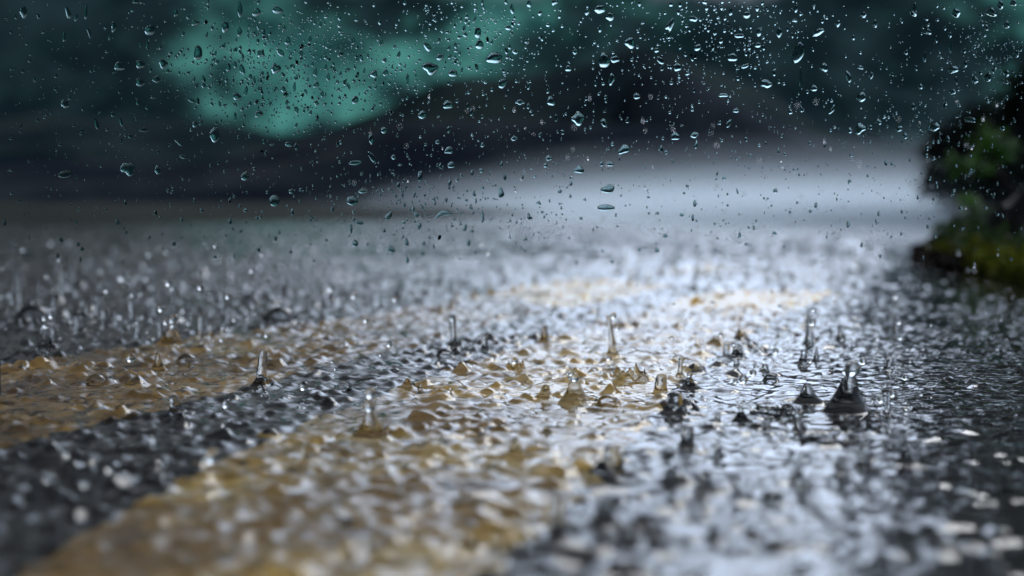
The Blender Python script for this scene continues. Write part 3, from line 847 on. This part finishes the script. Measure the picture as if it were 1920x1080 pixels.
box('edge_seal', .4596, .472, -.004, .004, .006, .42, m_seal, pane)

def drop_geo(wm, hm, rot, seed, seg=22, rings=5):
    """plano-convex drop: flat face on the glass (y=0), dome bulging to +y"""
    r_ = random.Random(seed)
    amp = [r_.gauss(0, .09), r_.gauss(0, .07), r_.gauss(0, .05), r_.gauss(0, .03)]; ph = [r_.uniform(0, 6.28) for _ in range(4)]
    asp = max(wm, hm) / min(wm, hm); bend = r_.uniform(-.35, .35) if asp > 1.6 else r_.uniform(-.12, .12)
    taper = r_.uniform(.0, .35)
    th0 = math.radians(rot); ht = min(wm, hm) * .5 * r_.uniform(.22, .40)
    vs_ = []; fs = []
    prof = [(1.0, 0), (.97, .26), (.86, .53), (.66, .78), (.36, .94)][:rings]
    if rings < 5: prof = [(1.0, 0), (.88, .5), (.5, .86)]
    for (rr, zz) in prof:
        for i in range(seg):
            a = 2 * math.pi * i / seg
            k = 1 + sum(amp[q] * math.sin((q + 2) * a + ph[q]) for q in range(4))
            x = rr * k * math.cos(a); z = rr * k * math.sin(a)
            x *= 1 - taper * z * .8
            x += bend * (z * z) if hm > wm else 0
            z += bend * (x * x) if wm >= hm else 0
            x *= wm / 2; z *= hm / 2
            vs_.append((x * math.cos(th0) - z * math.sin(th0), zz * ht, x * math.sin(th0) + z * math.cos(th0)))
    n = len(prof)
    cx = sum(v[0] for v in vs_[-seg:]) / seg; cz = sum(v[2] for v in vs_[-seg:]) / seg
    vs_.append((cx, ht, cz)); top = len(vs_) - 1
    for a in range(n - 1):
        for i in range(seg):
            j = (i + 1) % seg; fs.append((a * seg + i, (a + 1) * seg + i, (a + 1) * seg + j, a * seg + j))
    for i in range(seg): fs.append(((n - 1) * seg + i, top, (n - 1) * seg + (i + 1) % seg))
    fs.append(tuple(range(seg)))
    return vs_, fs
def sharp_back(me, seg):
    pl = me.polygons[len(me.polygons) - 1]; pl.use_smooth = False
HD = """44,22,16,26,0 128,24,10,28,12 161,22,8,28,0 213,50,10,22,0 281,56,22,24,-30 120,68,6,26,0 167,61,6,24,20 330,24,9,16,0 366,43,16,12,0 254,3,14,8,0
450,18,9,36,0 481,23,17,18,0 520,19,22,16,0 422,50,16,24,0 449,59,9,24,0 539,76,12,18,0 372,99,19,31,0 263,120,16,22,0 224,124,22,20,0 306,119,18,20,40
263,154,18,20,0 293,149,16,14,0 489,100,16,18,0 526,98,22,11,-30 517,128,22,20,0 454,130,10,24,10 428,126,10,18,0 444,181,18,16,0 461,170,8,22,-10 359,188,16,8,-30
402,252,22,32,0 485,213,18,14,20 122,194,18,20,0 181,231,8,30,15 227,228,6,24,12 270,243,22,9,0 240,315,28,32,0 296,318,14,20,0 122,326,28,18,10 335,267,20,7,-38
344,294,16,9,0 459,330,16,20,0 515,376,22,26,0 541,270,18,9,-10 365,233,12,12,0 441,218,6,18,0 556,206,8,18,15 593,159,12,14,-20 615,144,8,18,0 531,167,10,14,0
552,163,6,22,0 591,135,8,20,0 469,144,9,12,0 807,128,31,27,0 927,108,35,25,0 899,83,20,18,20 896,61,16,22,0 825,107,16,14,0 849,137,20,16,0 701,139,16,16,0
723,136,12,14,0 666,187,16,16,0 801,87,12,24,35 953,52,14,10,0 966,97,14,10,0 960,17,8,22,10 942,156,16,24,-35 894,126,8,16,20 764,148,6,24,0 840,196,22,18,0
792,215,18,18,0 975,191,18,11,0 1033,189,18,20,-10 1066,128,14,14,0 1133,113,23,35,0 1153,111,19,16,0 1147,148,14,24,0 1125,17,24,18,0 1144,31,18,18,0 1101,22,10,14,-20
1040,4,14,12,30 992,7,9,16,0 1084,222,29,28,0 1132,230,14,16,0 1181,80,22,24,0 1257,46,14,30,-30 1238,113,20,12,-45 1270,126,18,18,0 842,281,18,16,0 697,293,12,24,35
666,305,28,10,5 720,244,14,14,0 696,260,10,24,0 788,330,10,24,0 660,376,24,20,0 846,309,16,14,0 1170,280,24,20,35 1086,318,22,16,0 1140,354,30,18,0 1194,180,14,14,0
1266,255,20,16,0 964,259,14,10,0 940,361,12,24,0 680,358,16,12,0 1144,307,14,12,0 1029,296,14,12,0 831,400,34,13,15 729,404,12,22,-35 781,402,10,14,0 786,424,9,14,-20
673,417,18,10,0 658,428,6,24,0 762,454,9,18,0 733,467,16,14,0 1136,389,38,14,0 666,456,14,14,0 905,406,7,26,0 1497,98,24,46,-18 1502,146,7,50,3 1534,60,28,14,25
1461,61,12,22,0 1423,59,12,20,-20 1386,67,20,10,0 1400,28,18,14,0 1300,35,18,12,0 1373,107,24,16,0 1308,89,16,14,0 1352,76,9,12,0 1421,84,14,12,0 1436,157,24,20,0
1397,124,18,9,15 1571,44,12,14,0 1641,44,10,16,0 1713,18,16,28,0 1793,24,18,20,0 1739,59,16,13,0 1619,28,13,12,0 1545,126,16,20,0 1591,143,11,26,20 1634,141,9,14,0
1615,181,20,22,-20 1526,165,15,14,0 1613,126,16,8,-15 1787,130,20,20,0 1828,150,14,16,0 1852,144,16,20,0 1887,137,14,14,0 1810,120,9,14,0 1734,106,7,24,0 1782,87,6,26,0
1858,22,24,20,0 1900,5,14,14,0 1876,9,14,18,0 1887,46,14,16,0 1906,100,12,16,0 1786,172,14,12,0 1726,162,12,10,0 1560,206,9,22,-35 1613,241,22,22,0 1752,237,22,20,0
1724,237,9,18,0 1686,241,14,14,0 1647,228,14,12,0 1819,224,24,13,0 1697,254,10,14,0 1356,178,18,10,0 1380,207,14,10,0 1302,253,18,12,20 1482,209,10,12,0 1289,137,10,10,0
1367,231,9,20,-30 1258,8,8,10,0 1340,60,8,14,0 1370,22,8,16,0 1490,38,12,8,0 1526,8,6,20,0 1690,38,6,12,30 1325,15,8,10,0 1600,70,8,10,0 1880,240,10,10,0"""
def zone_words(u, v):
    def near(x, y, r): return (u - x) ** 2 + (v - y) ** 2 < r * r
    if (near(530, 120, 110) or near(620, 170, 70)): return 'on the large teal gap in the clouds'
    if near(900, 70, 100): return 'on the upper teal gap in the clouds'
    if near(700, 140, 70): return 'on the narrow end of the large teal gap'
    if v > 330: return 'low on the pane over the pale mist' if u > 640 else 'low on the pane over the dark far road'
    if u < 300: return 'on the dark left side of the pane' + (' near its top' if v < 150 else ' below the middle')
    if u < 640: return 'on the pane ' + ('over dark cloud above the teal gap' if v < 90 else 'over the dark hills below the teal gap')
    if u < 1060: return 'on the pane ' + ('over the black cloud between the teal gaps' if v < 150 else 'over the left slope of the peak')
    if u < 1260: return 'on the pane ' + ('over grey cloud above the peak' if v < 100 else 'over the hill peak')
    if u < 1660: return 'on the pane ' + ('over grey cloud right of the peak' if v < 110 else ('over the pale hillside track' if v < 230 else 'over the dark trees under the track'))
    return 'on the pane ' + ('over the teal cloud at the top right' if v < 130 else 'over the dark thicket')
counter = {}
def size_words(wp, hp):
    a = max(wp, hp) / min(wp, hp); m_ = max(wp, hp)
    s = 'large' if m_ > 24 else ('medium' if m_ > 15 else 'small')
    sh = 'long thin upright' if (a > 2.2 and hp > wp) else ('long flat' if (a > 1.8 and wp > hp) else ('oval' if a > 1.3 else 'round'))
    return s, sh
special = {(1497, 98): 'largest raindrop, a bent club shape with a long tail below', (1502, 146): 'thin water tail hanging below the bent club raindrop',
           (927, 108): 'widest dark raindrop at the lower tip of the upper teal gap', (807, 128): 'fat dark raindrop between the two teal gaps',
           (1133, 113): 'tall arch-shaped raindrop over the hill peak', (402, 252): 'tall arch-shaped raindrop below the large teal gap',
           (240, 315): 'large arch-shaped raindrop low on the left with a bright foot', (1084, 222): 'large dome-shaped raindrop over the olive trees',
           (372, 99): 'tall dark raindrop at the left end of the large teal gap', (1136, 389): 'widest faint raindrop over the mist',
           (831, 400): 'wide bent raindrop over the mist, left of centre', (1534, 60): 'hook-shaped raindrop right above the bent club raindrop'}
PS = F / PY
allp = []
def add_pane_drop(u, v, wp, hp, rot, seed):
    c = at_depth(u, v, PY)
    vs_, fs = drop_geo(wp * .88 / PS, hp * .88 / PS, rot, seed)
    o = link_mesh('raindrop', vs_, fs, m_pdrop); sharp_back(o.data, 22)
    o.location = (c.x, PY + .0002, c.z)
    if (u, v) in special: lab = special[(u, v)]
    else:
        s, sh = size_words(wp, hp); lab = '%s %s raindrop %s' % (s, sh, zone_words(u, v))
    tag(o, lab, 'raindrop', 'raindrops on the window pane'); allp.append((u, v, max(wp, hp) / 2))
for i, q in enumerate(HD.split()):
    u, v, wp, hp, rt = map(int, q.split(',')); add_pane_drop(u, v, wp, hp, rt, i)
nh = len(allp)
# how thickly the fine drops sit on the pane
def dens(u, v):
    d = .07 + .9 * math.exp(-(((u - 520) / 130) ** 2 + ((v - 130) / 90) ** 2)) + .45 * math.exp(-(((u - 890) / 90) ** 2 + ((v - 70) / 80) ** 2))
    d += .3 * math.exp(-(((u - 1340) / 130) ** 2 + ((v - 70) / 90) ** 2)) + .35 * math.exp(-(((u - 710) / 80) ** 2 + ((v - 150) / 50) ** 2))
    d += .2 * math.exp(-(((u - 1720) / 90) ** 2 + ((v - 240) / 40) ** 2)) + .3 * math.exp(-(((u - 1860) / 70) ** 2 + ((v - 110) / 80) ** 2))
    d += .25 * math.exp(-(((u - 780) / 170) ** 2 + ((v - 380) / 70) ** 2))
    if v > 400: d *= max(0, 1 - (v - 400) / 120)
    return d
random.seed(5)
def clear_of(u, v, r):
    return all((u - a) ** 2 + (v - b_) ** 2 > (r + c + 1) ** 2 for a, b_, c in allp)
k = 0
while nh + k < 298:
    u, v = random.uniform(8, 1918), random.uniform(2, 490)
    if random.random() > dens(u, v) + .12: continue
    m_ = random.uniform(7, 11); asp = random.choice([1, 1, 1.2, 1.5, 2.4]); wp, hp = (m_ / asp, m_ * asp ** .3) if random.random() < .8 else (m_, m_ / asp)
    if not clear_of(u, v, m_ / 2): continue
    add_pane_drop(u, v, wp, hp, random.uniform(-20, 20), 900 + k); k += 1
V_, F_ = [], []
k = 0
while k < 4300:
    u, v = random.uniform(8, 1918), random.uniform(2, 495)
    if random.random() > dens(u, v): continue
    m_ = 1.6 + random.expovariate(1 / 1.6); m_ = min(m_, 6.5); asp = random.choice([1, 1, 1.3, 1.6, 2.2])
    if not clear_of(u, v, m_ / 2 - 1): continue
    c = at_depth(u, v, PY); vs_, fs = drop_geo(m_ / PS, m_ * asp / PS, random.uniform(-15, 15), k, 9, 3)
    b0 = len(V_); V_ += [(c.x + a, PY + .0002 + b_, c.z + d) for a, b_, d in vs_]; F_ += [tuple(i + b0 for i in f) for f in fs]; k += 1
fo = link_mesh('fine_raindrops', V_, F_, m_pdrop)
fl = np.ones(len(F_), bool); fl[[i for i, f in enumerate(F_) if len(f) == 9]] = False
fo.data.polygons.foreach_set('use_smooth', fl)
tag(fo, 'fine specks of rain scattered over the glass pane', 'raindrops', kind='stuff')
for o in list(col.objects):
    if o.type == 'MESH' and o.name.startswith(('raindrop', 'water_jet', 'bubble', 'splash_crown', 'fine_raindrops')):
        bm = bmesh.new(); bm.from_mesh(o.data); bmesh.ops.recalc_face_normals(bm, faces=bm.faces)
        if o.name.startswith(('water_jet', 'bubble')):
            top = max(bm.faces, key=lambda f: f.calc_center_median().z)
            if top.normal.z < 0: bmesh.ops.reverse_faces(bm, faces=bm.faces)
        bm.to_mesh(o.data); bm.free()
